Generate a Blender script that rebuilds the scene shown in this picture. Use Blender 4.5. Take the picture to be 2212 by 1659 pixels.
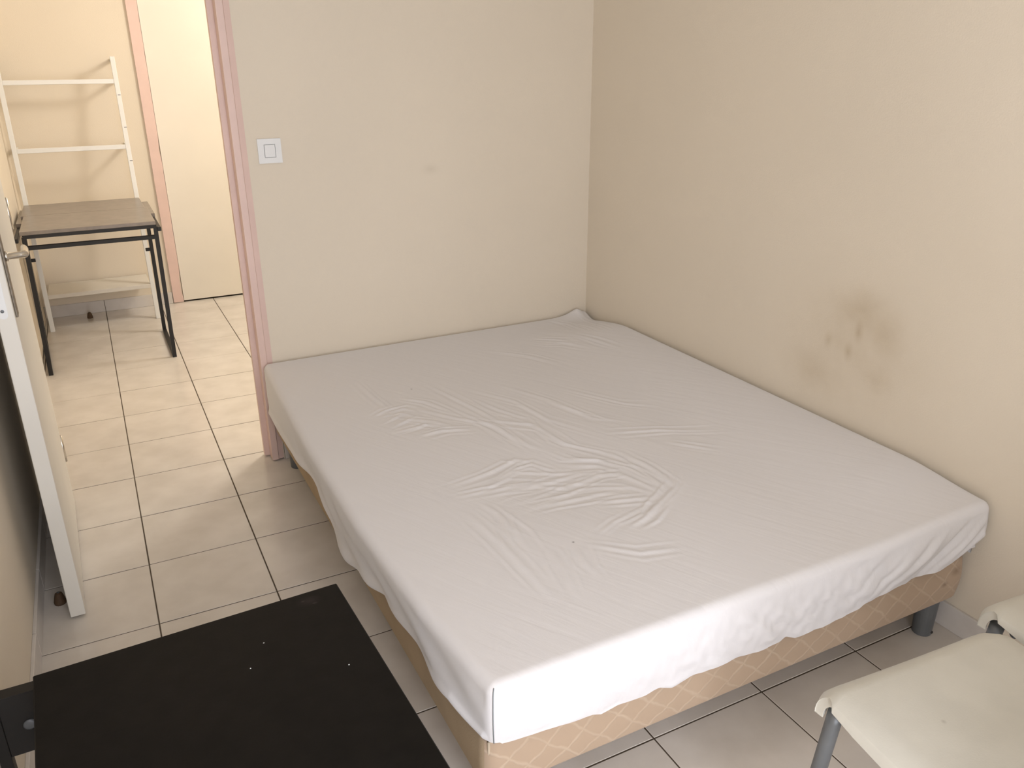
import bpy, bmesh, math, random
import numpy as np
from mathutils import Vector, Matrix, noise as mnoise

for o in list(bpy.data.objects):
    bpy.data.objects.remove(o, do_unlink=True)
S = bpy.context.scene
C = S.collection
random.seed(4)

# ------------------------------------------------------------------ camera
FPX, YAW, PIT, ROL = 1765.8, 0.469286, 0.375019, -0.0076006
CAM = np.array([0.03259, -3.84241, 1.48707])
F_ = np.array([math.sin(YAW)*math.cos(PIT), math.cos(YAW)*math.cos(PIT), -math.sin(PIT)])
R0 = np.array([math.cos(YAW), -math.sin(YAW), 0.0]); U0 = np.cross(R0, F_)
R_ = R0*math.cos(ROL)+U0*math.sin(ROL); U_ = -R0*math.sin(ROL)+U0*math.cos(ROL)
cd = bpy.data.cameras.new('camera'); cam = bpy.data.objects.new('camera', cd); C.objects.link(cam)
cd.sensor_width = 36.0; cd.lens = FPX/2212*36.0; cd.clip_start = 0.02
M = Matrix.Identity(4)
for i in range(3):
    M[i][0] = R_[i]; M[i][1] = U_[i]; M[i][2] = -F_[i]; M[i][3] = CAM[i]
cam.matrix_world = M
S.camera = cam

def on_z(x, y, z):            # pixel of the photograph -> point on a horizontal plane
    d = F_ + R_*(x-1106)/FPX - U_*(y-829.5)/FPX
    return CAM + d*((z-CAM[2])/d[2])

# ------------------------------------------------------------------ world, lights, exposure
S.view_settings.view_transform = 'Standard'
S.view_settings.look = 'None'
S.view_settings.gamma = 1.0
S.view_settings.use_curve_mapping = False
S.view_settings.exposure = 0.55
w = bpy.data.worlds.new('sky'); S.world = w; w.use_nodes = True
w.node_tree.nodes['Background'].inputs[0].default_value = (0.84, 0.90, 1.0, 1)
w.node_tree.nodes['Background'].inputs[1].default_value = 0.6

def area(name, loc, target, sx, sy, power, col, spread=180):
    l = bpy.data.lights.new(name, 'AREA'); l.shape = 'RECTANGLE'; l.size = sx; l.size_y = sy
    l.energy = power; l.color = col; l.spread = math.radians(spread)
    o = bpy.data.objects.new(name, l); C.objects.link(o); o.location = loc
    o.rotation_euler = (Vector(target)-Vector(loc)).to_track_quat('-Z', 'Y').to_euler()
    return o
# daylight entering by the tall window behind the camera (the light sits in the window's outer plane)
area('window_behind_offscreen', (0.355, -4.66, 1.20), (0.355, -2.0, 1.05), 1.19, 2.2, 35, (0.92, 0.93, 1.0))
# corridor lamp out of the picture beyond the pink frame: it throws the ladder's shadows to the left
hl = bpy.data.lights.new('hall_lamp_offscreen', 'POINT'); hl.energy = 40; hl.color = (1.0, 0.945, 0.87); hl.shadow_soft_size = 0.16
ho = bpy.data.objects.new('hall_lamp_offscreen', hl); C.objects.link(ho); ho.location = (1.70, 0.60, 2.25)

# ------------------------------------------------------------------ materials
def mat(name, col, rough=0.6, metal=0.0, var=0.0, scale=6.0, bump=0.0, bscale=200.0, spec=0.5, coat=0.0, col2=None):
    m = bpy.data.materials.new(name); m.use_nodes = True
    nt = m.node_tree; b = nt.nodes['Principled BSDF']
    b.inputs['Base Color'].default_value = (*col, 1); b.inputs['Roughness'].default_value = rough
    b.inputs['Metallic'].default_value = metal; b.inputs['Specular IOR Level'].default_value = spec
    b.inputs['Coat Weight'].default_value = coat
    g = nt.nodes.new('ShaderNodeNewGeometry')
    if var or col2:
        n = nt.nodes.new('ShaderNodeTexNoise'); n.inputs['Scale'].default_value = scale; n.inputs['Detail'].default_value = 5
        nt.links.new(g.outputs['Position'], n.inputs['Vector'])
        r = nt.nodes.new('ShaderNodeValToRGB')
        c2 = col2 if col2 else tuple(max(0, c*(1-var)) for c in col)
        r.color_ramp.elements[0].position = 0.35; r.color_ramp.elements[1].position = 0.65
        r.color_ramp.elements[0].color = (*c2, 1); r.color_ramp.elements[1].color = (*col, 1)
        nt.links.new(n.outputs['Fac'], r.inputs['Fac']); nt.links.new(r.outputs['Color'], b.inputs['Base Color'])
    if bump:
        n2 = nt.nodes.new('ShaderNodeTexNoise'); n2.inputs['Scale'].default_value = bscale; n2.inputs['Detail'].default_value = 3
        nt.links.new(g.outputs['Position'], n2.inputs['Vector'])
        bp = nt.nodes.new('ShaderNodeBump'); bp.inputs['Strength'].default_value = bump; bp.inputs['Distance'].default_value = 0.002
        nt.links.new(n2.outputs['Fac'], bp.inputs['Height']); nt.links.new(bp.outputs['Normal'], b.inputs['Normal'])
    return m

def add_spots(m, spots, col):
    """soft stains: spots = (x, y, z, rx, ry, rz, strength), mixed over the base colour"""
    nt = m.node_tree; b = nt.nodes['Principled BSDF']
    g = nt.nodes.new('ShaderNodeNewGeometry')
    src = b.inputs['Base Color'].links[0].from_socket if b.inputs['Base Color'].links else None
    nz = nt.nodes.new('ShaderNodeTexNoise'); nz.inputs['Scale'].default_value = 14; nz.inputs['Detail'].default_value = 6
    nt.links.new(g.outputs['Position'], nz.inputs['Vector'])
    cur = src
    for (x, y, z, rx, ry, rz, st) in spots:
        sub = nt.nodes.new('ShaderNodeVectorMath'); sub.operation = 'SUBTRACT'; sub.inputs[1].default_value = (x, y, z)
        nt.links.new(g.outputs['Position'], sub.inputs[0])
        dv = nt.nodes.new('ShaderNodeVectorMath'); dv.operation = 'DIVIDE'; dv.inputs[1].default_value = (rx, ry, rz)
        nt.links.new(sub.outputs[0], dv.inputs[0])
        ln = nt.nodes.new('ShaderNodeVectorMath'); ln.operation = 'LENGTH'; nt.links.new(dv.outputs[0], ln.inputs[0])
        mr0 = nt.nodes.new('ShaderNodeMapRange'); mr0.interpolation_type = 'LINEAR'
        mr0.inputs[1].default_value = 0.0; mr0.inputs[2].default_value = 1.0; mr0.inputs[3].default_value = 1.0; mr0.inputs[4].default_value = 0.0
        nt.links.new(ln.outputs['Value'], mr0.inputs[0])
        pw = nt.nodes.new('ShaderNodeMath'); pw.operation = 'POWER'; pw.inputs[1].default_value = 1.5; nt.links.new(mr0.outputs[0], pw.inputs[0])
        mr = nt.nodes.new('ShaderNodeMath'); mr.operation = 'MULTIPLY'; mr.inputs[1].default_value = st; nt.links.new(pw.outputs[0], mr.inputs[0])
        mu = nt.nodes.new('ShaderNodeMath'); mu.operation = 'MULTIPLY'
        nr = nt.nodes.new('ShaderNodeMapRange'); nr.inputs[1].default_value = 0.3; nr.inputs[2].default_value = 0.65; nr.inputs[3].default_value = 0.62
        nt.links.new(nz.outputs['Fac'], nr.inputs[0])
        nt.links.new(mr.outputs[0], mu.inputs[0]); nt.links.new(nr.outputs[0], mu.inputs[1])
        mx = nt.nodes.new('ShaderNodeMix'); mx.data_type = 'RGBA'
        nt.links.new(mu.outputs[0], mx.inputs[0])
        if cur: nt.links.new(cur, mx.inputs[6])
        else: mx.inputs[6].default_value = b.inputs['Base Color'].default_value
        mx.inputs[7].default_value = (*col, 1)
        cur = mx.outputs[2]
    nt.links.new(cur, b.inputs['Base Color'])

CREAM = (0.80, 0.715, 0.59)
m_wall = mat('cream_wall_paint', CREAM, 0.75, var=0.03, scale=1.5, bump=0.25, bscale=260)
m_wall_b = mat('cream_wall_paint_back', CREAM, 0.75, var=0.03, scale=1.5, bump=0.25, bscale=260)
add_spots(m_wall_b, [(1.24, -0.775, 1.10, 0.05, 0.1, 0.03, 0.25)], (0.42, 0.35, 0.26))
m_wall_r = mat('cream_wall_paint_right', CREAM, 0.75, var=0.03, scale=1.5, bump=0.25, bscale=260)
add_spots(m_wall_r, [(1.972, -2.25, 0.70, 0.1, 0.42, 0.34, 0.38), (1.972, -2.27, 0.81, 0.1, 0.16, 0.10, 0.40),
                     (1.972, -2.267, 0.744, 0.05, 0.022, 0.046, 0.75), (1.972, -2.24, 0.674, 0.05, 0.022, 0.040, 0.6),
                     (1.972, -2.163, 0.688, 0.05, 0.022, 0.038, 0.42), (1.972, -2.36, 0.76, 0.05, 0.09, 0.12, 0.3),
                     (1.972, -2.12, 0.57, 0.05, 0.16, 0.12, 0.3), (1.972, -2.35, 0.62, 0.05, 0.10, 0.06, 0.3)], (0.46, 0.355, 0.22))
m_wall_l = mat('cream_wall_paint_left', CREAM, 0.75, var=0.03, scale=1.5, bump=0.25, bscale=260)
m_wall_h = mat('cream_wall_paint_hall', CREAM, 0.75, var=0.03, scale=1.5, bump=0.25, bscale=260)
m_ceil = mat('ceiling_white', (0.82, 0.80, 0.76), 0.8, bump=0.2)
m_tile = mat('floor_tile_glaze', (0.74, 0.69, 0.63), 0.22, var=0.0, scale=7, col2=(0.66, 0.61, 0.55), bump=0.05, bscale=30)
m_grout = mat('dark_grout', (0.10, 0.075, 0.05), 0.9, var=0.3, scale=30)
m_skirt = mat('skirting_tile_glaze', (0.72, 0.68, 0.64), 0.25, col2=(0.64, 0.60, 0.56), scale=8)
m_pink = mat('pink_gloss_paint', (0.80, 0.595, 0.53), 0.4, var=0.06, scale=9, bump=0.1, bscale=60)
m_door = mat('white_door_paint', (0.80, 0.77, 0.70), 0.4, var=0.04, scale=4, bump=0.1, bscale=40)
m_hdoor = mat('hall_door_paint', (0.84, 0.79, 0.70), 0.4, var=0.03, scale=4)
m_plate = mat('white_plastic', (0.85, 0.86, 0.86), 0.25)
m_gap = mat('dark_gap', (0.04, 0.035, 0.03), 0.9)
m_brass = mat('aged_metal', (0.26, 0.22, 0.17), 0.5, metal=0.6, var=0.3, scale=60)
m_chrome = mat('polished_metal', (0.66, 0.62, 0.55), 0.25, metal=1.0)
m_black = mat('black_wood_foil', (0.0075, 0.0065, 0.0055), 0.55, var=0.3, scale=25, bump=0.1, bscale=90, spec=0.16)
m_dkwood = mat('dark_wood', (0.009, 0.007, 0.0055), 0.55, var=0.4, scale=18)
m_bmetal = mat('black_metal', (0.012, 0.011, 0.010), 0.45, spec=0.4)
m_top = mat('grey_brown_laminate', (0.26, 0.225, 0.195), 0.28, var=0.2, scale=22)
m_wmetal = mat('white_metal', (0.82, 0.82, 0.80), 0.35)
m_wshelf = mat('white_board', (0.74, 0.70, 0.63), 0.5, var=0.06, scale=5)
m_grey = mat('grey_metal', (0.16, 0.17, 0.18), 0.4, metal=0.3, var=0.15, scale=20)
m_plastic = mat('white_chair_plastic', (0.66, 0.64, 0.57), 0.4, var=0.06, scale=12, bump=0.08, bscale=300)
m_brown = mat('brown_rubber', (0.10, 0.055, 0.025), 0.7, var=0.3, scale=50)
m_seam = mat('grey_thread', (0.22, 0.24, 0.25), 0.9)
m_piping = mat('beige_piping', (0.55, 0.45, 0.33), 0.8)
m_matt = mat('mattress_ticking', (0.7, 0.68, 0.63), 0.9)

def fabric(name, col, wr=0.0):
    m = bpy.data.materials.new(name); m.use_nodes = True; nt = m.node_tree; b = nt.nodes['Principled BSDF']
    b.inputs['Base Color'].default_value = (*col, 1); b.inputs['Roughness'].default_value = 0.9
    b.inputs['Specular IOR Level'].default_value = 0.15; b.inputs['Sheen Weight'].default_value = 0.15
    return m, nt, b
m_sheet, nt, b = fabric('white_cotton_sheet', (0.78, 0.765, 0.775))
g = nt.nodes.new('ShaderNodeNewGeometry')
mp = nt.nodes.new('ShaderNodeMapping'); mp.vector_type = 'TEXTURE'; mp.inputs['Rotation'].default_value = (0, 0, math.radians(-61)); mp.inputs['Scale'].default_value = (1/5, 1/36, 1/14)
nt.links.new(g.outputs['Position'], mp.inputs['Vector'])
n1 = nt.nodes.new('ShaderNodeTexNoise'); n1.inputs['Scale'].default_value = 1.0; n1.inputs['Detail'].default_value = 4; n1.inputs['Distortion'].default_value = 0.6
nt.links.new(mp.outputs['Vector'], n1.inputs['Vector'])
n2 = nt.nodes.new('ShaderNodeTexNoise'); n2.inputs['Scale'].default_value = 420; nt.links.new(g.outputs['Position'], n2.inputs['Vector'])
b1 = nt.nodes.new('ShaderNodeBump'); b1.inputs['Strength'].default_value = 0.22; b1.inputs['Distance'].default_value = 0.006
nt.links.new(n1.outputs['Fac'], b1.inputs['Height'])
b2 = nt.nodes.new('ShaderNodeBump'); b2.inputs['Strength'].default_value = 0.12; b2.inputs['Distance'].default_value = 0.001
nt.links.new(n2.outputs['Fac'], b2.inputs['Height']); nt.links.new(b1.outputs['Normal'], b2.inputs['Normal']); nt.links.new(b2.outputs['Normal'], b.inputs['Normal'])
add_spots(m_sheet, [(0.922, -1.309, 0.42, 0.0055, 0.006, 0.05, 1.0), (0.918, -2.413, 0.42, 0.005, 0.005, 0.05, 1.0)], (0.05, 0.05, 0.05))

# damask of the bed base: paler woven diamonds, drawn by direction along the faces
m_base_side = mat('beige_side_cloth', (0.47, 0.36, 0.24), 0.9, var=0.1, scale=8, bump=0.3, bscale=300, spec=0.1)
m_base, nt, b = fabric('beige_damask', (0.46, 0.33, 0.22))
g = nt.nodes.new('ShaderNodeNewGeometry')
sx = nt.nodes.new('ShaderNodeSeparateXYZ'); nt.links.new(g.outputs['Position'], sx.inputs[0])
def math_n(op, a, bb, nt=nt):
    n = nt.nodes.new('ShaderNodeMath'); n.operation = op
    for i, v in enumerate((a, bb)):
        if v is None: continue
        if isinstance(v, (int, float)): n.inputs[i].default_value = v
        else: nt.links.new(v, n.inputs[i])
    return n.outputs[0]
hx = math_n('ADD', sx.outputs['X'], sx.outputs['Y'])
nzd = nt.nodes.new('ShaderNodeTexNoise'); nzd.inputs['Scale'].default_value = 25; nt.links.new(g.outputs['Position'], nzd.inputs['Vector'])
wob = math_n('MULTIPLY', math_n('SUBTRACT', nzd.outputs['Fac'], 0.5), 0.03)
hx = math_n('ADD', hx, wob)
def lines(sign):
    t = math_n('ADD', hx, math_n('MULTIPLY', sx.outputs['Z'], sign))
    t = math_n('FRACT', math_n('DIVIDE', t, 0.085), None)
    t = math_n('ABSOLUTE', math_n('SUBTRACT', t, 0.5), None)
    mr = nt.nodes.new('ShaderNodeMapRange'); mr.interpolation_type = 'SMOOTHSTEP'
    mr.inputs[1].default_value = 0.0; mr.inputs[2].default_value = 0.10; mr.inputs[3].default_value = 1.0; mr.inputs[4].default_value = 0.0
    nt.links.new(t, mr.inputs[0]); return mr.outputs[0]
dl = math_n('MAXIMUM', lines(1.2), lines(-1.2))
nz2 = nt.nodes.new('ShaderNodeTexNoise'); nz2.inputs['Scale'].default_value = 12; nt.links.new(g.outputs['Position'], nz2.inputs['Vector'])
dl2 = math_n('MULTIPLY', dl, math_n('MULTIPLY', nz2.outputs['Fac'], 0.9))
mx = nt.nodes.new('ShaderNodeMix'); mx.data_type = 'RGBA'; nt.links.new(dl2, mx.inputs[0])
mx.inputs[6].default_value = (0.47, 0.35, 0.25, 1); mx.inputs[7].default_value = (0.60, 0.48, 0.36, 1)
nt.links.new(mx.outputs[2], b.inputs['Base Color'])
bp = nt.nodes.new('ShaderNodeBump'); bp.inputs['Strength'].default_value = 0.3; bp.inputs['Distance'].default_value = 0.003
nt.links.new(dl, bp.inputs['Height']); nt.links.new(bp.outputs['Normal'], b.inputs['Normal'])
add_spots(m_base, [(1.90, -2.75, 0.23, 0.03, 0.1, 0.02, 0.6), (1.86, -2.75, 0.20, 0.02, 0.1, 0.012, 0.6)], (0.12, 0.07, 0.04))

# ------------------------------------------------------------------ mesh helpers
def bm_box(bm, x0, x1, y0, y1, z0, z1):
    vs = [bm.verts.new((x, y, z)) for z in (z0, z1) for y in (y0, y1) for x in (x0, x1)]
    for f in ((0, 2, 3, 1), (4, 5, 7, 6), (0, 1, 5, 4), (2, 6, 7, 3), (0, 4, 6, 2), (1, 3, 7, 5)):
        bm.faces.new([vs[i] for i in f])
    return vs
def bevel(bm, w, seg=2):
    bmesh.ops.bevel(bm, geom=list(bm.edges), offset=w, segments=seg, affect='EDGES', profile=0.5)
def obj(name, bm, m, parent=None, smooth=False, **kw):
    bmesh.ops.recalc_face_normals(bm, faces=bm.faces)
    me = bpy.data.meshes.new(name); bm.to_mesh(me); bm.free()
    me.materials.append(m)
    if smooth:
        me.polygons.foreach_set('use_smooth', [True]*len(me.polygons))
    o = bpy.data.objects.new(name, me); C.objects.link(o)
    if parent: o.parent = parent
    for k, v in kw.items(): o[k] = v
    return o
def box(name, x0, x1, y0, y1, z0, z1, m, parent=None, bev=0.0, seg=2, **kw):
    bm = bmesh.new(); bm_box(bm, x0, x1, y0, y1, z0, z1)
    if bev: bevel(bm, bev, seg)
    return obj(name, bm, m, parent, **kw)
def bm_tube(bm, pts, r, n=12, cap=True, square=False):
    pts = [Vector(p) for p in pts]; rings = []
    nrm = None
    for i, p in enumerate(pts):
        d = (pts[min(i+1, len(pts)-1)]-pts[max(i-1, 0)]).normalized()
        if nrm is None:
            nrm = d.orthogonal().normalized() if abs(d.x) < 0.9 and abs(d.y) < 0.9 and abs(d.z) < 0.9 else None
            if nrm is None: nrm = Vector((0, 0, 1)) if abs(d.z) < 0.9 else Vector((1, 0, 0))
        nrm = (nrm-d*nrm.dot(d)).normalized(); bt = d.cross(nrm)
        rr = r[i] if isinstance(r, (list, tuple)) else r
        k = 4 if square else n; off = math.pi/4 if square else 0; rr2 = rr*math.sqrt(2) if square else rr
        rings.append([bm.verts.new(p+nrm*math.cos(off+2*math.pi*j/k)*rr2+bt*math.sin(off+2*math.pi*j/k)*rr2) for j in range(k)])
    k = len(rings[0])
    for a, b2 in zip(rings, rings[1:]):
        for j in range(k): bm.faces.new((a[j], a[(j+1) % k], b2[(j+1) % k], b2[j]))
    if cap: bm.faces.new(rings[0]); bm.faces.new(rings[-1])
def tube(name, pts, r, m, parent=None, n=12, square=False, **kw):
    bm = bmesh.new(); bm_tube(bm, pts, r, n, True, square)
    return obj(name, bm, m, parent, smooth=not square, **kw)
def lathe(name, prof, m, parent=None, n=24, loc=(0, 0, 0), **kw):
    bm = bmesh.new(); rings = []
    for r, z in prof:
        rings.append([bm.verts.new((loc[0]+r*math.cos(2*math.pi*j/n), loc[1]+r*math.sin(2*math.pi*j/n), loc[2]+z)) for j in range(n)])
    for a, b2 in zip(rings, rings[1:]):
        for j in range(n): bm.faces.new((a[j], a[(j+1) % n], b2[(j+1) % n], b2[j]))
    bm.faces.new(rings[0]); bm.faces.new(rings[-1])
    return obj(name, bm, m, parent, smooth=False, **kw)
def prism(name, prof, axis, a0, a1, m, parent=None, bev=0.0, **kw):
    """extrude a 2D profile along axis: 'x' profile is (y,z); 'z' profile is (x,y); 'y' profile is (x,z)"""
    bm = bmesh.new()
    def P(u, v, a): return {'x': (a, u, v), 'y': (u, a, v), 'z': (u, v, a)}[axis]
    A = [bm.verts.new(P(u, v, a0)) for u, v in prof]; B = [bm.verts.new(P(u, v, a1)) for u, v in prof]
    n = len(prof)
    for i in range(n): bm.faces.new((A[i], A[(i+1) % n], B[(i+1) % n], B[i]))
    bm.faces.new(A); bm.faces.new(B)
    if bev: bevel(bm, bev, 2)
    return obj(name, bm, m, parent, **kw)
def thing(name, label, cat, loc=(0, 0, 0), rz=0.0, group=None):
    o = bpy.data.objects.new(name, None); C.objects.link(o); o.empty_display_size = 0.05
    o.location = loc; o.rotation_euler = (0, 0, rz); o['label'] = label; o['category'] = cat
    if group: o['group'] = group
    return o
ST = dict(kind='structure')

# ------------------------------------------------------------------ room shell
XL, XR, YB, YH, YF = -0.305, 1.972, -0.770, 1.920, -4.35     # left, right, back (bed side), hall far, wall behind the camera
XHL, XHR, YBH, ZC = -0.345, 2.30, -0.690, 2.50
G = 0.333
box('ceiling', XHL-0.1, XHR+0.1, YF-0.3, YH+0.13, ZC, ZC+0.1, m_ceil, label='white ceiling above the room and the corridor', **ST)
box('wall_left', XL-0.12, XL, YF-0.3, YB, 0, ZC, m_wall_l, label='cream painted wall behind the open door', **ST)
box('wall_right', XR, XR+0.12, YF-0.3, YBH, 0, ZC, m_wall_r, label='cream wall with a brown stain beside the bed', **ST)
def multi(name, boxes, m, **kw):
    bm = bmesh.new()
    for bb in boxes: bm_box(bm, *bb)
    return obj(name, bm, m, None, **kw)
DX0, DX1, DZ = -0.290, 0.553, 2.09
multi('wall_back', [(XL-0.12, DX0, YB, YBH, 0, ZC), (DX0, DX1, YB, YBH, DZ, ZC), (DX1, XR, YB, YBH, 0, ZC)], m_wall_b,
      label='cream wall with the doorway and the light switch', **ST)
WX0, WX1, WZ0, WZ1 = -0.24, 0.95, 0.10, 2.30
multi('wall_front', [(XL-0.12, WX0, YF-0.3, YF, 0, ZC), (WX1, XR+0.12, YF-0.3, YF, 0, ZC), (WX0, WX1, YF-0.3, YF, WZ1, ZC), (WX0, WX1, YF-0.3, YF, 0, WZ0)], m_wall,
      label='cream wall with the tall window', **ST)
bm = bmesh.new()
for bb in ((WX0, WX0+0.05, WZ0, WZ1), (WX1-0.05, WX1, WZ0, WZ1), (WX0+0.05, WX1-0.05, WZ0, WZ0+0.05), (WX0+0.05, WX1-0.05, WZ1-0.05, WZ1)):
    bm_box(bm, bb[0], bb[1], YF-0.2, YF-0.14, bb[2], bb[3])
obj('window_1', bm, m_door, label='white frame of the tall window', **ST)
multi('wall_hall_far', [(XHL-0.1, 0.478, YH, YH+0.12, 0, ZC), (1.255, XHR+0.1, YH, YH+0.12, 0, ZC), (0.478, 1.255, YH, YH+0.12, 2.03, ZC), (0.478, 1.255, YH+0.06, YH+0.12, 0, 2.03)], m_wall_h,
      label='cream far wall of the corridor behind the ladder shelf', **ST)
box('wall_hall_left', XHL-0.1, XHL, YBH, YH, 0, ZC, m_wall_h, label='cream left wall of the corridor', **ST)
box('wall_hall_right', XHR, XHR+0.1, YBH, YH, 0, ZC, m_wall_h, label='cream right wall of the corridor', **ST)
box('wall_hall_near', XR, XHR, YBH-0.08, YBH, 0, ZC, m_wall_h, label='cream short wall at the corridor end', **ST)

# floor: grout bed with each tile a piece of its own
floor = box('floor', XHL-0.1, XHR+0.1, YF-0.3, YH+0.13, -0.10, -0.0012, m_grout, label='floor of pale glazed square tiles with dark joints', **ST)
tile_cache = {}
def tile(x0, x1, y0, y1):
    key = (round(x1-x0, 4), round(y1-y0, 4))
    if key not in tile_cache:
        bm = bmesh.new(); bm_box(bm, -key[0]/2, key[0]/2, -key[1]/2, key[1]/2, -0.006, 0.0)
        bmesh.ops.bevel(bm, geom=[e for e in bm.edges if all(v.co.z > -0.001 for v in e.verts)], offset=0.0012, segments=1, affect='EDGES')
        bmesh.ops.recalc_face_normals(bm, faces=bm.faces)
        me = bpy.data.meshes.new('floor_tile'); bm.to_mesh(me); bm.free(); me.materials.append(m_tile); tile_cache[key] = me
    o = bpy.data.objects.new('floor_tile', tile_cache[key]); C.objects.link(o); o.parent = floor
    o.location = ((x0+x1)/2, (y0+y1)/2, random.uniform(-0.0003, 0.0003))
g2 = 0.0018
for r in range(-6, 14):
    ya, yb = -r*G, -(r-1)*G
    for c in range(-2, 7):
        xa, xb = c*G, (c+1)*G
        hall = (ya+yb)/2 > -0.8
        lo, hi = (XHL, XHR) if hall else (XL, XR)
        X0, X1 = max(xa+g2, lo), min(xb-g2, hi); Y0, Y1 = max(ya+g2, YF), min(yb-g2, YH)
        if X1-X0 > 0.01 and Y1-Y0 > 0.01: tile(X0, X1, Y0, Y1)

# tiled skirting
def skirting(name, label, axis, fixed, into, a0, a1, cuts, t=0.009, h=0.076):
    if axis == 'x': b0 = (a0, a1, min(fixed, fixed+into*0.004), max(fixed, fixed+into*0.004), 0, h-0.002)
    else: b0 = (min(fixed, fixed+into*0.004), max(fixed, fixed+into*0.004), a0, a1, 0, h-0.002)
    par = box(name, *b0, m_grout, label=label, **ST)
    e = [a0]+[c for c in cuts if a0+0.01 < c < a1-0.01]+[a1]
    lo, hi = min(fixed, fixed+into*t), max(fixed, fixed+into*t)
    for p, q in zip(e, e[1:]):
        if axis == 'x': box('skirting_tile', p+0.0012, q-0.0012, lo, hi, 0.0, h, m_skirt, par, bev=0.0012, seg=1)
        else: box('skirting_tile', lo, hi, p+0.0012, q-0.0012, 0.0, h, m_skirt, par, bev=0.0012, seg=1)
cuts = [k*G for k in range(-14, 8)]
skirting('baseboard_hall', 'tiled skirting under the ladder shelf in the corridor', 'x', YH, -1, XHL, 0.412, cuts)
skirting('baseboard_left', 'tiled skirting behind the open door', 'y', XL, 1, YF, YB-0.02, cuts)
skirting('baseboard_right', 'tiled skirting along the stained wall', 'y', XR, -1, YF, YB-0.001, cuts)
skirting('baseboard_back', 'tiled skirting behind the bed', 'x', YB, -1, DX1+0.003, XR-0.012, cuts)

# pink door frame (room doorway) : jamb with rebate, casing with a shallow second step
def jamb_prof(xin, s):      # s=+1 right jamb (solid towards +x), -1 left jamb
    P = [(xin, YBH-0.004), (xin, -0.722), (xin+s*0.020, -0.722), (xin+s*0.020, -0.779), (xin+s*0.043, -0.779), (xin+s*0.046, -0.774),
         (xin+s*0.066, -0.771), (xin+s*0.066, -0.764), (xin+s*0.064, YBH-0.004)]
    return P
tr = thing('trim_1', 'pink painted door frame between the room and the corridor', 'door frame'); del tr['category']; tr['kind'] = 'structure'
prism('jamb', jamb_prof(0.487, 1), 'z', 0.005, 2.10, m_pink, tr)
prism('jamb', jamb_prof(-0.224, -1), 'z', 0.002, 2.10, m_wall, tr, label='cream painted hinge jamb')
hd = [(YBH-0.004, 2.04), (-0.722, 2.04), (-0.722, 2.06), (-0.779, 2.06), (-0.779, 2.103), (-0.764, 2.106), (YBH-0.004, 2.104)]
prism('head', hd, 'x', -0.224, 0.487, m_pink, tr)

# corridor door and its frame
tr2 = thing('trim_2', 'peach pink door frame in the far wall of the corridor', 'door frame'); del tr2['category']; tr2['kind'] = 'structure'
bm = bmesh.new()
L = []
for k in range(80):
    z = 0.004+2.08*k/79
    dx = 0.0
    for zc, dp, wd in ((0.985, 0.007, 0.035), (0.12, 0.009, 0.05), (0.07, 0.006, 0.02), (0.17, 0.005, 0.02)):
        dx -= dp*math.exp(-((z-zc)/wd)**2)
    L.append((z, 0.478+dx+0.0015*mnoise.noise(Vector((0, 0, z*14)))))
cols = []
for z, xr in L:
    cols.append([bm.verts.new(q) for q in ((0.416, YH+0.001, z), (0.416, YH-0.014, z), (xr, YH-0.014, z), (xr, YH+0.001, z))])
for a, b2 in zip(cols, cols[1:]):
    for j in range(4): bm.faces.new((a[j], a[(j+1) % 4], b2[(j+1) % 4], b2[j]))
bm.faces.new(cols[0]); bm.faces.new(cols[-1])
obj('jamb', bm, m_pink, tr2)
box('jamb', 1.255, 1.317, YH-0.014, YH+0.001, 0.004, 2.084, m_pink, tr2)
box('head', 0.478, 1.255, YH-0.014, YH+0.001, 2.03, 2.084, m_pink, tr2)
d2 = box('door_2', 0.480, 1.253, YH-0.008, YH+0.034, 0.010, 2.028, m_hdoor, label='pale flush door closed at the end of the corridor', bev=0.001, **ST)

# the open room door: hinged at the left jamb, turned a little past square
HX, HY = -0.2060, -0.782
door = thing('door_1', 'white painted room door standing wide open', 'door', (HX, HY, 0), 0.0285); del door['category']; door['kind'] = 'structure'
XF, XK, YE = 0.0, -0.0395, -0.748            # room face, back face, free edge (hinge frame)
box('door_leaf', XK, XF, YE, 0.0, 0.008, 2.04, m_door, door, bev=0.0025)
xc = -0.0240
pr = [(xc+0.0105*math.cos(math.pi*k/12), 1.115+0.0105*math.sin(math.pi*k/12)) for k in range(13)]
pr += [(xc-0.0105*math.cos(math.pi*k/12), 0.912-0.0105*math.sin(math.pi*k/12)) for k in range(13)]
lp = prism('lock_plate', pr, 'y', YE-0.0025, YE+0.001, m_plate, door, label='white rounded lock plate')
for zz in (0.922, 0.968, 1.085):
    sc = lathe('screw', [(0.0042, -0.0006), (0.0042, 0.0006), (0.002, 0.0012)], m_grey, lp, 12)
    sc.rotation_euler = (math.pi/2, 0, 0); sc.location = (xc, YE-0.0028, zz)
box('latch', xc-0.0065, xc+0.0065, YE-0.011, YE-0.001, 1.03, 1.055, m_chrome, lp, bev=0.002)
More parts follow.
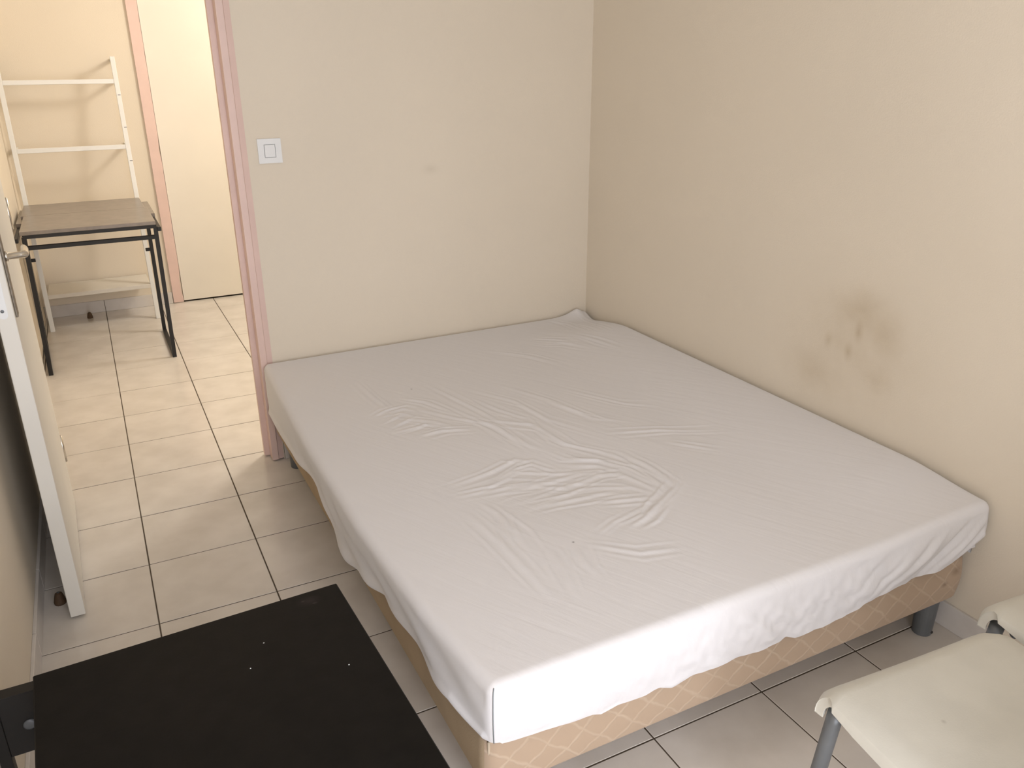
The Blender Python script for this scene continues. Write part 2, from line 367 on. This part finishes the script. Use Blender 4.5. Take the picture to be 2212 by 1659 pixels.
for s, xf in ((1, XF), (-1, XK)):
    hp = box('handle_plate', min(xf, xf+s*0.006), max(xf, xf+s*0.006), YE+0.027, YE+0.068, 0.895, 1.125, m_brass, door, bev=0.002, label='aged metal handle plate')
    L = 0.049 if s > 0 else 0.045
    yc = YE+0.048
    bm = bmesh.new(); bm_tube(bm, [(xf+s*0.004, yc, 1.047), (xf+s*0.012, yc, 1.047), (xf+s*0.013, yc, 1.047), (xf+s*(L-0.008), yc, 1.0475), (xf+s*L, yc+0.004, 1.0475), (xf+s*L, yc+0.012, 1.0475), (xf+s*(L-0.001), yc+0.08, 1.0465), (xf+s*(L-0.004), yc+0.115, 1.045)],
                              [0.013, 0.013, 0.009, 0.0085, 0.0095, 0.0095, 0.0085, 0.007], 16)
    obj('lever', bm, m_chrome, hp, smooth=True, label='polished metal lever')
for zz in (0.22, 1.05, 1.85):
    tube('hinge', [(0.0, 0.003, zz-0.05), (0.0, 0.003, zz+0.05)], 0.006, m_chrome, door)

# light switch
sw = thing('light_switch', 'square white light switch on the wall beside the pink door frame', 'light switch', (0.6305, YB, 1.200))
prm = bmesh.new()
for bb in ((-0.041, -0.0200, -0.042, 0.042), (0.0200, 0.041, -0.042, 0.042), (-0.0200, 0.0200, 0.0230, 0.042), (-0.0200, 0.0200, -0.042, -0.0230)):
    bm_box(prm, bb[0], bb[1], -0.009, 0.001, bb[2], bb[3])
obj('plate', prm, m_plate, sw)
box('backing', -0.0200, 0.0200, -0.002, 0.001, -0.0230, 0.0230, m_plate, sw)
box('rocker', -0.0182, 0.0182, -0.0112, -0.004, -0.0212, 0.0212, m_plate, sw, bev=0.0012)

# ------------------------------------------------------------------ bed: base, mattress, fitted sheet
base = thing('bed_base', 'beige damask box spring bed base on round grey legs', 'bed base', (1.23, -1.77, 0))
def rounded_rect(x0, x1, y0, y1, r, n=6):
    P = []
    for cx, cy, a0 in ((x1-r, y1-r, 0), (x0+r, y1-r, 90), (x0+r, y0+r, 180), (x1-r, y0+r, 270)):
        for k in range(n+1):
            a = math.radians(a0+90*k/n); P.append((cx+r*math.cos(a), cy+r*math.sin(a)))
    return P
def rounded_slab(bm, x0, x1, y0, y1, z0, z1, r, e, bulge=0.0, nz=8):
    lev = []
    for k in range(5):
        a = math.radians(90*k/4); lev.append((z0+e*(1-math.sin(a)), -e*(1-math.cos(a)) if False else -e*(1-math.sin(a))*0-e*(math.cos(a))*1))
    lev = [(z0+e*(1-math.cos(math.radians(18*k))), -e*(1-math.sin(math.radians(18*k)))) for k in range(6)]
    for k in range(1, nz):
        t = k/nz; lev.append((z0+e+(z1-z0-2*e)*t, bulge*math.sin(math.pi*t)))
    lev += [(z1-e*(1-math.cos(math.radians(90-18*k))), -e*(1-math.sin(math.radians(90-18*k)))) for k in range(6)]
    rings = []
    for z, off in lev:
        rings.append([bm.verts.new((x, y, z)) for x, y in rounded_rect(x0-off, x1+off, y0-off, y1+off, r)])
    for a, b2 in zip(rings, rings[1:]):
        n = len(a)
        for j in range(n): bm.faces.new((a[j], a[(j+1) % n], b2[(j+1) % n], b2[j]))
    bm.faces.new(rings[0]); bm.faces.new(rings[-1])
bm = bmesh.new(); rounded_slab(bm, 0.529-1.23, 1.945-1.23, -2.742+1.77, -0.792+1.77, 0.134, 0.266, 0.035, 0.012, 0.004)
body = obj('body', bm, m_base, base, smooth=True)
body.data.materials.append(m_base_side)
for pl in body.data.polygons:
    if abs(pl.normal.x) > 0.8 or pl.normal.y > 0.5: pl.material_index = 1
tube('piping', [(0.5390-1.23, -2.7322+1.77, 0.140), (0.5390-1.23, -2.7322+1.77, 0.262)], 0.003, m_piping, body, n=8)
for lx, ly in ((1.893, -2.690), (0.60, -2.66), (0.585, -0.865), (1.89, -0.86), (0.62, -1.77), (1.88, -1.77)):
    lg = lathe('leg', [(0.024, 0.0), (0.0255, 0.002), (0.0300, 0.128), (0.0300, 0.136)], m_grey, base, 28, (lx-1.23, ly+1.77, 0.0))
    tube('screw_hole', [(lx-1.23+0.006, ly+1.77-0.0235, 0.012), (lx-1.23+0.006, ly+1.77-0.0275, 0.012)], 0.004, m_gap, lg, n=10)

bm = bmesh.new(); rounded_slab(bm, 0.560, 1.925, -2.735, -0.815, 0.2665, 0.398, 0.05, 0.03, 0.004)
mt = obj('mattress', bm, m_matt, smooth=True); mt['label'] = 'thick double mattress under the white fitted sheet'; mt['category'] = 'mattress'

# fitted sheet
RE = 0.024
def smooth(a, b, x): t = np.clip((x-a)/(b-a), 0, 1); return t*t*(3-2*t)
def x_left(y): t = np.clip((y+2.765)/1.98, 0, 1); return np.interp(t, [0, .04, .15, .35, .6, .85, 1.0], [.530, .519, .498, .481, .483, .500, .513])
XRS = 1.958; Y0S, Y1S = -2.768, -0.781
nx, ny = 330, 450
wr_px = []
def zz1(*pts): wr_px.append([(750+a/2.765, 800+b/2.765) for a, b in pts])
def zz2(*pts): wr_px.append([(1150+a/6.32, 600+b/6.32) for a, b in pts])
zz1((400, 230), (650, 290), (870, 330), (1060, 440), (1150, 470)); zz1((560, 130), (900, 310), (1120, 330), (1200, 400), (1380, 470))
zz1((700, 110), (1000, 190), (1200, 300), (1450, 370)); zz1((900, 90), (1200, 180), (1460, 290), (1620, 310))
zz1((1000, 290), (1180, 370), (1300, 440), (1500, 480), (1700, 540)); zz1((620, 230), (900, 350), (1070, 470))
zz1((1100, 160), (1400, 260), (1600, 300)); zz1((1300, 120), (1650, 200), (1850, 220)); zz1((480, 90), (700, 200), (880, 290))
zz1((60, 70), (160, 160), (250, 230)); zz1((330, 170), (470, 190), (640, 260)); zz1((740, 170), (900, 240), (1090, 300))
zz1((200, 260), (330, 230), (420, 250)); zz1((240, 300), (330, 262), (450, 290)); zz1((160, 275), (230, 240), (320, 215))
zz1((270, 335), (380, 292), (520, 310), (640, 340)); zz1((290, 372), (420, 342), (480, 322), (700, 360)); zz1((440, 392), (560, 362), (740, 355))
zz1((620, 690), (860, 600), (1000, 530), (1130, 545)); zz1((870, 660), (1000, 580), (1100, 552), (1280, 600))
zz1((690, 720), (850, 690), (1020, 600), (1260, 605), (1420, 600)); zz1((700, 745), (950, 690), (1200, 660), (1350, 615), (1500, 590))
zz1((800, 770), (960, 712), (1130, 680), (1300, 690), (1500, 615), (1620, 610), (1780, 680), (1900, 730))
zz1((1060, 822), (1200, 770), (1380, 702), (1480, 690), (1700, 695), (1850, 740)); zz1((1130, 812), (1250, 782), (1450, 742), (1600, 712))
zz1((1190, 480), (1300, 520), (1500, 535), (1680, 580), (1850, 670), (1910, 720)); zz1((1300, 560), (1500, 560), (1650, 600))
zz1((1600, 480), (1780, 560), (1900, 640), (1960, 690)); zz1((1950, 600), (1970, 690), (1900, 760), (1820, 840), (1700, 900))
zz1((1500, 980), (1600, 900), (1750, 830)); zz1((1700, 930), (1780, 880), (1870, 780)); zz1((1500, 780), (1650, 770), (1830, 755))
zz1((740, 870), (900, 1010), (1060, 1180), (1220, 1350)); zz1((910, 870), (960, 970), (1000, 1020))
zz1((1220, 1080), (1290, 1190), (1380, 1370)); zz1((1370, 1060), (1420, 1150), (1490, 1220)); zz1((800, 790), (900, 850), (1000, 960), (1100, 1090))
zz1((1900, 430), (2212, 480)); zz1((1550, 380), (1850, 360), (2212, 370)); zz1((1450, 1040), (1750, 1090), (2000, 1060))
zz2((650, 500), (900, 640), (1100, 760)); zz2((450, 580), (750, 700), (900, 790)); zz2((600, 830), (900, 930), (1200, 1040))
zz2((100, 900), (500, 920), (800, 1000)); zz2((0, 830), (300, 860), (520, 900)); zz2((200, 560), (500, 640), (700, 760)); zz2((-600, 1000), (-100, 1060), (400, 1180))
rng = np.random.RandomState(3)
wr = []
for P in wr_px:
    Q = np.array([on_z(x, y, 0.422)[:2] for x, y in P])
    am = 0.0021+0.0015*rng.rand()
    wr.append((Q, am, 0.0060+0.004*rng.rand()))
    d = Q[-1]-Q[0]; nn = np.array([-d[1], d[0]])/np.hypot(*d)
    for sgn in (-1, 1):                                  # finer creases running beside each fold
        off = sgn*(0.016+0.016*rng.rand())
        Q2 = Q+nn*off*(1+0.5*(rng.rand(len(Q), 1)-0.5))+0.010*(rng.rand(*Q.shape)-0.5)
        Q2 = Q2+(d*0.25*(rng.rand()-0.5))[None, :]
        wr.append((Q2, am*(0.35+0.4*rng.rand()), 0.0042+0.0025*rng.rand()))
def seg_height(X, Y):
    H = np.zeros_like(X)
    for Q, amp, sg in wr:
        n = len(Q)-1; best = np.full_like(X, 9.0); bt = np.zeros_like(X); sd = np.zeros_like(X)
        for i in range(n):
            a, b2 = Q[i], Q[i+1]; d = b2-a; L2 = d@d
            t = np.clip(((X-a[0])*d[0]+(Y-a[1])*d[1])/L2, 0, 1)
            px, py = X-(a[0]+t*d[0]), Y-(a[1]+t*d[1]); ds = np.hypot(px, py)
            m = ds < best
            best = np.where(m, ds, best); bt = np.where(m, (i+t)/n, bt)
            sd = np.where(m, (px*d[1]-py*d[0])/math.sqrt(L2), sd)
        env = np.sin(np.pi*np.clip(bt, 0.02, 0.98))**0.7
        H += amp*env*(np.exp(-(best/sg)**2)-0.55*np.exp(-((sd-1.5*sg)/(1.3*sg))**2-((best-np.abs(sd))/sg)**2))
    return H
def top_z(X, Y):
    z = 0.420+0.0*X
    z = z+0.034*smooth(1.50, 1.93, X)*smooth(-0.86, -1.15, Y)*(1-0.6*smooth(-2.5, -2.76, Y))
    z = z+0.006*np.exp(-((X-1.2)/0.5)**2-((Y+1.8)/0.7)**2)
    z = z-0.010*np.exp(-((X-1.05)/0.22)**2-((Y+2.12)/0.2)**2)
    z = z+0.030*np.exp(-np.abs((X-1.905)/0.050)**1.3-np.abs((Y+0.805)/0.05)**1.5)-0.012*np.exp(-((X-1.95)/0.03)**2-((Y+0.86)/0.06)**2)
    return z
tt = np.linspace(0, 1, ny); ys = (Y0S+RE)+(Y1S-Y0S-2*RE)*tt
ss = np.linspace(0, 1, nx)
XL_ = x_left(ys)+RE
GX = XL_[:, None]+(XRS-RE-XL_)[:, None]*ss[None, :]; GY = np.repeat(ys[:, None], nx, 1)
edge = np.minimum(np.minimum(GX-XL_[:, None], XRS-RE-GX), np.minimum(GY-ys[0], ys[-1]-GY))
GZ = top_z(GX, GY)+seg_height(GX, GY)*smooth(0.0, 0.06, edge)
verts = np.stack([GX, GY, GZ], -1).reshape(-1, 3).tolist(); faces = []
for j in range(ny-1):
    for i in range(nx-1):
        a = j*nx+i; faces.append((a, a+1, a+nx+1, a+nx))
# perimeter, counter-clockwise: near side, right, back, left; corners fanned
per = []
NC = 7
def fan(idx, a0, side):
    for k in range(1, NC): per.append((idx, math.radians(a0+90*k/NC), side))
for i in range(nx): per.append((i, math.radians(-90), 'n'))
fan(nx-1, -90, 'cr')
for j in range(ny): per.append((j*nx+nx-1, 0.0, 'r'))
fan(ny*nx-1, 0, 'c')
for i in range(nx-1, -1, -1): per.append(((ny-1)*nx+i, math.radians(90), 'b'))
fan((ny-1)*nx, 90, 'c')
for j in range(ny-1, -1, -1): per.append((j*nx, math.radians(180), 'l'))
fan(0, 180, 'cl')
hl_y = [-2.80, -2.705, -2.63, -2.556, -2.477, -2.424, -2.348, -2.235, -2.183, -2.07, -1.899, -1.79, -1.706, -1.573, -1.318, -1.014, -0.821, -0.78]
hl_z = [0.285, 0.289, 0.298, 0.284, 0.282, 0.280, 0.272, 0.256, 0.258, 0.226, 0.184, 0.166, 0.218, 0.256, 0.240, 0.214, 0.210, 0.205]
hn_x = [0.50, 0.542, 0.588, 0.62, 0.679, 0.754, 0.774, 0.814, 0.882, 0.919, 0.949, 1.0, 1.13, 1.214, 1.275, 1.305, 1.365, 1.455, 1.529, 1.661, 1.784, 1.868, 1.929, 2.0]
hn_z = [0.290, 0.286, 0.278, 0.274, 0.273, 0.267, 0.258, 0.264, 0.260, 0.266, 0.254, 0.262, 0.262, 0.254, 0.263, 0.248, 0.252, 0.254, 0.268, 0.276, 0.276, 0.290, 0.300, 0.305]
def nz(x, y, z=0.0): return mnoise.noise(Vector((x, y, z)))
ES = 6; SS = 26
K = len(per); nb = len(verts)
rows = [[p[0] for p in per]]
for k in range(1, ES+SS+1):
    row = []
    for (idx, ang, side) in per:
        bx, by, bz = verts[idx]; ux, uy = math.cos(ang), math.sin(ang)
        if k <= ES:
            a = math.radians(90*k/ES); off = RE*math.sin(a); z = bz-RE*(1-math.cos(a))
        else:
            s = (k-ES)/SS; zt = bz-RE
            px, py = bx+ux*RE, by+uy*RE
            if side in ('l', 'cl'): zh = float(np.interp(py, hl_y, hl_z))
            elif side == 'n': zh = float(np.interp(px, hn_x, hn_z))
            elif side == 'cr': zh = 0.302
            else: zh = 0.27
            if side == 'cl':
                w_ = (math.degrees(ang)-180)/90; zh = 0.286*(1-w_)+0.290*w_
            z = zt+(zh-zt)*s
            if side == 'l':
                t = (zt-z)
                tgt = 0.509-0.005*math.sin(py*9)       # hem line: hangs against the base
                out_x = bx-RE
                fl = smooth(0.0, 1.0, np.array(s)).item()
                x_w = out_x+(tgt-out_x)*fl*smooth(-2.80, -2.60, np.array(py)).item()
                wv = 0.006*s*nz(py*7+s*1.2, 3.1, s*0.8)+0.004*s*math.sin(py*26+s*5.5+3*nz(py*2, 0, 0))*smooth(-0.9, -1.8, np.array(py)).item()
                cr = 0.0025*math.sin(py*16+t*55)*s*(1-s)*4*smooth(-1.2, -2.1, np.array(py)).item()
                x_w -= 0.006*math.exp(-((s-0.93)/0.07)**2)
                off = RE+(out_x-x_w)+wv+cr
            elif side == 'n':
                d = px*0.75+z*1.1
                amp = 0.25+0.75*smooth(0.75, 1.15, np.array(px)).item()
                rt = smooth(1.35, 1.75, np.array(px)).item()
                f = 0.010*nz(d*14, z*4, 1.0)+0.008*nz(d*26, (px-z)*6, 4.0)+0.003*nz(px*40, z*40, 7.0)
                f2 = 0.020*nz((px-1.4*z)*17, (px+z)*2.2, 9.0)+0.004*nz((px-1.4*z)*40, (px+z)*5, 3.0)
                off = RE+0.007*math.sin(math.pi*min(1, s*1.0))+amp*((1-rt)*f+rt*f2)*math.sin(math.pi*min(1, s*0.75+0.05))
                off += 0.004*nz(px*9, 0, 5.0)*s+0.005*math.exp(-((s-0.95)/0.06)**2)*nz(px*12, 0, 2.0)-0.006*s*rt
            elif side == 'cr':
                off = RE+0.004*math.sin(math.pi*s)-0.014*smooth(0.6, 1.0, np.array(s)).item()
            elif side == 'cl':
                off = RE+0.003*math.sin(math.pi*s)
            else:
                off = RE-0.012*s*s
        row.append(len(verts)); verts.append([bx+ux*off, by+uy*off, z])
    rows.append(row)
for r0, r1 in zip(rows, rows[1:]):
    for i in range(K):
        j = (i+1) % K
        f = [r0[i], r1[i], r1[j], r0[j]]
        f = [v for n, v in enumerate(f) if v not in f[:n]]
        if len(f) >= 3: faces.append(tuple(f))
me = bpy.data.meshes.new('fitted_sheet'); me.from_pydata(verts, [], faces); me.update()
me.polygons.foreach_set('use_smooth', [True]*len(me.polygons)); me.materials.append(m_sheet)
sheet = bpy.data.objects.new('fitted_sheet', me); C.objects.link(sheet)
sheet['label'] = 'creased white fitted sheet stretched over the mattress'; sheet['category'] = 'bed sheet'
# corner seam down the near-left corner
mid = [i for i, p in enumerate(per) if p[2] == 'cl']; mi = mid[len(mid)//2]
pts = [Vector(verts[rows[k][mi]]) for k in range(3, len(rows))]
outd = Vector((math.cos(per[mi][1]), math.sin(per[mi][1]), 0))
tube('corner_seam', [p+outd*0.0006 for p in pts], 0.0011, m_seam, sheet, n=6, label='grey stitched corner seam')

# ------------------------------------------------------------------ black side table
ct = thing('coffee_table', 'square black coffee table with scuffed top standing by the bed foot', 'table', (0.0873, -2.651, 0), math.radians(2.4))
hw = 0.2865
bm = bmesh.new(); bm_box(bm, -hw, hw, -hw, hw, 0.40, 0.45); bevel(bm, 0.002, 1)
tp = obj('table_top', bm, m_black, ct)
for sx_ in (-1, 1):
    for sy_ in (-1, 1):
        xa, ya = sx_*(hw-0.0265), sy_*(hw-0.0265)
        box('leg', xa-0.025, xa+0.025, ya-0.025, ya+0.025, 0.0, 0.4005, m_black, ct, bev=0.001, seg=1)
rs = random.Random(8)
bits = [on_z(570, 1389, .4505), on_z(754, 1436, .4505), on_z(541, 1444, .4505)]
q = on_z(668, 1298, .45)
add_spots(m_black, [(q[0], q[1], .45, 0.035, 0.022, 0.02, 0.25), (q[0]+0.008, q[1]-0.012, .45, 0.008, 0.004, 0.02, 0.6), (q[0]-0.012, q[1]+0.004, .45, 0.006, 0.004, 0.02, 0.6)], (0.09, 0.07, 0.07))
for q in bits:
    bm = bmesh.new(); bmesh.ops.create_icosphere(bm, subdivisions=1, radius=0.0016)
    for v in bm.verts: v.co = Vector((v.co.x*rs.uniform(.6, 1.3), v.co.y*rs.uniform(.5, 1), v.co.z*0.6))
    o = obj('crumb', bm, m_plate); o.location = (q[0], q[1], 0.4508)
    o['label'] = 'tiny white crumb on the black table top'; o['category'] = 'crumb'; o['group'] = 'crumbs on the black table'

# dark wooden frame between the table and the left wall
wf = thing('wooden_frame', 'dark brown wooden frame with a wide rail, wedged beside the black table against the wall', 'wooden frame', (-0.18, -2.336, 0))
for x0, x1 in ((-0.3035, -0.2835), (-0.115, -0.095)):
    box('post', x0+0.18, x1+0.18, -0.0125, 0.0125, 0.0, 0.398, m_dkwood, wf, bev=0.0008, seg=1)
rail = box('rail', -0.2835+0.18, -0.115+0.18, -0.0125, 0.0135, 0.262, 0.398, m_dkwood, wf, bev=0.0015, seg=1)
box('rail', -0.2835+0.18, -0.115+0.18, -0.0125, 0.0125, 0.02, 0.07, m_dkwood, wf, bev=0.0015, seg=1)
box('top_edge', -0.3035+0.18, -0.095+0.18, -0.0135, 0.0135, 0.3975, 0.400, m_dkwood, wf)
tube('bolt_cap', [(-0.060, -0.0120, 0.326), (-0.060, -0.0145, 0.326), (-0.060, -0.0160, 0.326)], [0.0115, 0.0115, 0.008], m_grey, rail, n=20)

# ------------------------------------------------------------------ white plastic chairs
def chair(loc, rz, label):
    t = thing('plastic_chair', label, 'chair', loc, rz, 'white plastic chairs facing the bed foot')
    W2, D, T = 0.2075, 0.405, 0.017
    # side profile (y towards the front edge at 0, z)
    prof = []
    for k in range(9):
        a = math.radians(-8+98*k/8); prof.append((-0.034+0.034*math.cos(a), 0.416+0.034*math.sin(a)))
    prof = prof+[(-0.09, 0.4490), (-0.16, 0.4465), (-0.24, 0.4445), (-0.32, 0.446), (-0.37, 0.452), (-0.395, 0.462), (-0.405, 0.472)]
    n = len(prof); nu = 21; bm = bmesh.new(); G_ = []
    for j in range(-1, nu+1):
        u = max(-1, min(1, -1+2*j/(nu-1)))
        skirt = 0.011 if j in (-1, nu) else 0.0
        col_ = []
        for i, (y, z) in enumerate(prof):
            e = abs(u)
            drop = 0.003*max(0, (e-0.90)/0.10)**2+skirt*min(1.0, max(0.0, (i-7)/3))
            yy = y-0.012*max(0, (e-0.85)/0.15)**2.2*math.exp(y/0.09)
            col_.append(bm.verts.new((u*(W2+skirt*0.12), yy, z-drop+0.003*e*e)))
        G_.append(col_)
    for j in range(nu+1):
        for i in range(n-1): bm.faces.new((G_[j][i], G_[j+1][i], G_[j+1][i+1], G_[j][i+1]))
    o = obj('seat', bm, m_plastic, t, smooth=True)
    md = o.modifiers.new('thick', 'SOLIDIFY'); md.thickness = T; md.offset = -1
    # obj() recalculates normals: make sure the top faces up
    me_ = o.data
    if me_.polygons[len(me_.polygons)//2].normal.z < 0: me_.flip_normals()
    md2 = o.modifiers.new('soft', 'BEVEL'); md2.width = 0.004; md2.segments = 3; md2.limit_method = 'ANGLE'; md2.angle_limit = math.radians(50)
    for s in (-1, 1):
        tube('leg', [(s*(W2-0.019), -0.022, 0.424), (s*(W2-0.018), -0.020, 0.40), (s*(W2-0.002), 0.012, 0.0)], 0.0140, m_grey, t, n=16, label='grey metal leg')
        tube('leg', [(s*(W2-0.020), -0.365, 0.437), (s*(W2-0.018), -0.370, 0.41), (s*(W2-0.004), -0.430, 0.0)], 0.0140, m_grey, t, n=16, label='grey metal leg')
        tube('back_post', [(s*(W2-0.020), -0.395, 0.43), (s*(W2-0.020), -0.412, 0.48), (s*(W2-0.022), -0.450, 0.80)], 0.0115, m_grey, t, n=14)
        tube('seat_rail', [(s*(W2-0.060), -0.045, 0.418), (s*(W2-0.045), -0.380, 0.418)], 0.010, m_grey, t, n=12)
    tube('cross_rail', [(-(W2-0.03), -0.05, 0.416), (W2-0.03, -0.05, 0.416)], 0.009, m_grey, t, n=12)
    bm = bmesh.new(); G_ = []
    for j in range(15):
        u = -1+2*j/14
        G_.append([bm.verts.new((u*(W2-0.006), -0.418-0.040*k/8-0.018*(1-u*u), 0.60+0.24*k/8-0.012*abs(u)**4*(1 if k == 8 else 0))) for k in range(9)])
    for j in range(14):
        for k in range(8): bm.faces.new((G_[j][k], G_[j+1][k], G_[j+1][k+1], G_[j][k+1]))
    o = obj('backrest', bm, m_plastic, t, smooth=True)
    md = o.modifiers.new('thick', 'SOLIDIFY'); md.thickness = 0.010; md.offset = 0
    return t
rz = math.radians(-3.7)
chair((1.232, -3.088, 0), rz, 'white plastic chair with grey metal legs and a dark speck on its seat')
chair((1.706, -3.066, 0), rz, 'white plastic chair with grey metal legs standing close to the stained wall')
add_spots(m_plastic, [(1.144, -3.224, 0.447, 0.007, 0.007, 0.03, 1.0)], (0.08, 0.05, 0.03))
add_spots(m_plastic, [(1.05, -3.112, 0.447, 0.012, 0.010, 0.03, 0.35)], (0.35, 0.30, 0.12))

# ------------------------------------------------------------------ corridor: white ladder shelf
ld = thing('ladder_shelf', 'tall white ladder shelf leaning at the corridor wall behind the folding table', 'ladder shelf', (-0.01, 1.74, 0))
def LY(z): return 1.593+0.17*z/1.5-1.74
def lbar(name, x, z0, z1, par=ld): 
    bm = bmesh.new(); h = 0.0125
    vs = []
    for z in (z0, z1):
        y = LY(z); vs.append([bm.verts.new(q) for q in ((x-h, y-h, z), (x+h, y-h, z), (x+h, y+h, z), (x-h, y+h, z))])
    for j in range(4): bm.faces.new((vs[0][j], vs[0][(j+1) % 4], vs[1][(j+1) % 4], vs[1][j]))
    bm.faces.new(vs[0]); bm.faces.new(vs[1]); bevel(bm, 0.0015, 1)
    return obj(name, bm, m_wmetal, par)
pR = lbar('post', 0.298, 0.0, 1.535); pL = lbar('post', -0.292, 0.0, 1.535)
for zz in (1.40, 1.035):
    box('rung', -0.2795, 0.2855, LY(zz)-0.011, LY(zz)+0.011, zz-0.0125, zz+0.0125, m_wmetal, ld, bev=0.0015, seg=1)
for zz in (1.515, 1.40, 1.035):
    for x in (-0.292, 0.298):
        box('wall_strut', x-0.009, x+0.009, LY(zz)+0.011, 1.9195-1.74, zz-0.009, zz+0.009, m_wmetal, ld)
box('bottom_shelf', -0.2795, 0.2855, LY(0.2)-0.012, 1.905-1.74, 0.194, 0.218, m_wshelf, ld, bev=0.0015, seg=1)
# tape marks on the right post
for zz, dx in ((1.325, 0.0), (1.145, 0.003), (0.955, 0.002)):
    box('tape_mark', 0.298+dx-0.005, 0.298+dx+0.010, LY(zz)-0.0132, LY(zz)-0.012, zz-0.002, zz+0.002, m_grey, pR)

# corridor: folding table with black frame
ft = thing('folding_table', 'grey-brown topped table with black metal sled legs in the corridor', 'table', (0.005, 1.15, 0))
OX, OY = 0.005, 1.15
def fb(name, x0, x1, y0, y1, z0, z1, m, par=ft, bev=0.0015): return box(name, x0-OX, x1-OX, y0-OY, y1-OY, z0, z1, m, par, bev=bev, seg=1)
fb('top_board', -0.297, 0.309, 0.700, 1.193, 0.730, 0.748, m_top)
fb('top_board', -0.310, 0.296, 1.196, 1.605, 0.730, 0.748, m_top)
fb('lower_leaf', -0.331, 0.336, 1.085, 1.560, 0.708, 0.7285, m_top)
fr = fb('frame_rail', -0.285, 0.309, 0.704, 0.724, 0.712, 0.7305, m_bmetal)
fb('frame_rail', -0.290, 0.309, 0.752, 0.772, 0.648, 0.668, m_bmetal)
fb('frame_rail', -0.330, -0.312, 0.745, 1.540, 0.688, 0.7085, m_bmetal)
fb('frame_rail', 0.316, 0.334, 0.745, 1.540, 0.688, 0.7085, m_bmetal)
fb('frame_rail', -0.312, 0.316, 1.520, 1.540, 0.688, 0.7085, m_bmetal)
for xt, xb, rt, rb in ((-0.286, -0.302, -0.318, -0.331), (0.308, 0.298, 0.303, 0.296)):
    tube('leg', [(xb-OX, 0.760-OY, 0.0), (xt-OX, 0.760-OY, 0.712)], 0.010, m_bmetal, ft, square=True)
    tube('leg', [(rb-OX, 1.280-OY, 0.0), (rt-OX, 1.280-OY, 0.709)], 0.010, m_bmetal, ft, square=True)
    tube('sled_bar', [(xb-OX, 0.770-OY, 0.010), (rb-OX, 1.270-OY, 0.010)], 0.010, m_bmetal, ft, square=True)
for x0, x1 in ((-0.314, -0.290), (0.268, 0.292)):
    fb('hook', x0, x1, 1.272, 1.288, 0.488, 0.505, m_bmetal)

# door stops
def stop(loc, label):
    t = thing('door_stop', label, 'door stop', loc)
    lathe('rubber', [(0.016, 0.0), (0.017, 0.006), (0.013, 0.024), (0.010, 0.034), (0.005, 0.037)], m_brown, t, 16)
    lathe('screw_head', [(0.004, 0.0365), (0.004, 0.0385)], m_grey, t, 10)
stop((-0.095, 1.80, 0.0), 'small brown door stop on the corridor floor under the ladder shelf')
stop((-0.252, -1.425, 0.0), 'small brown door stop on the floor behind the open door')
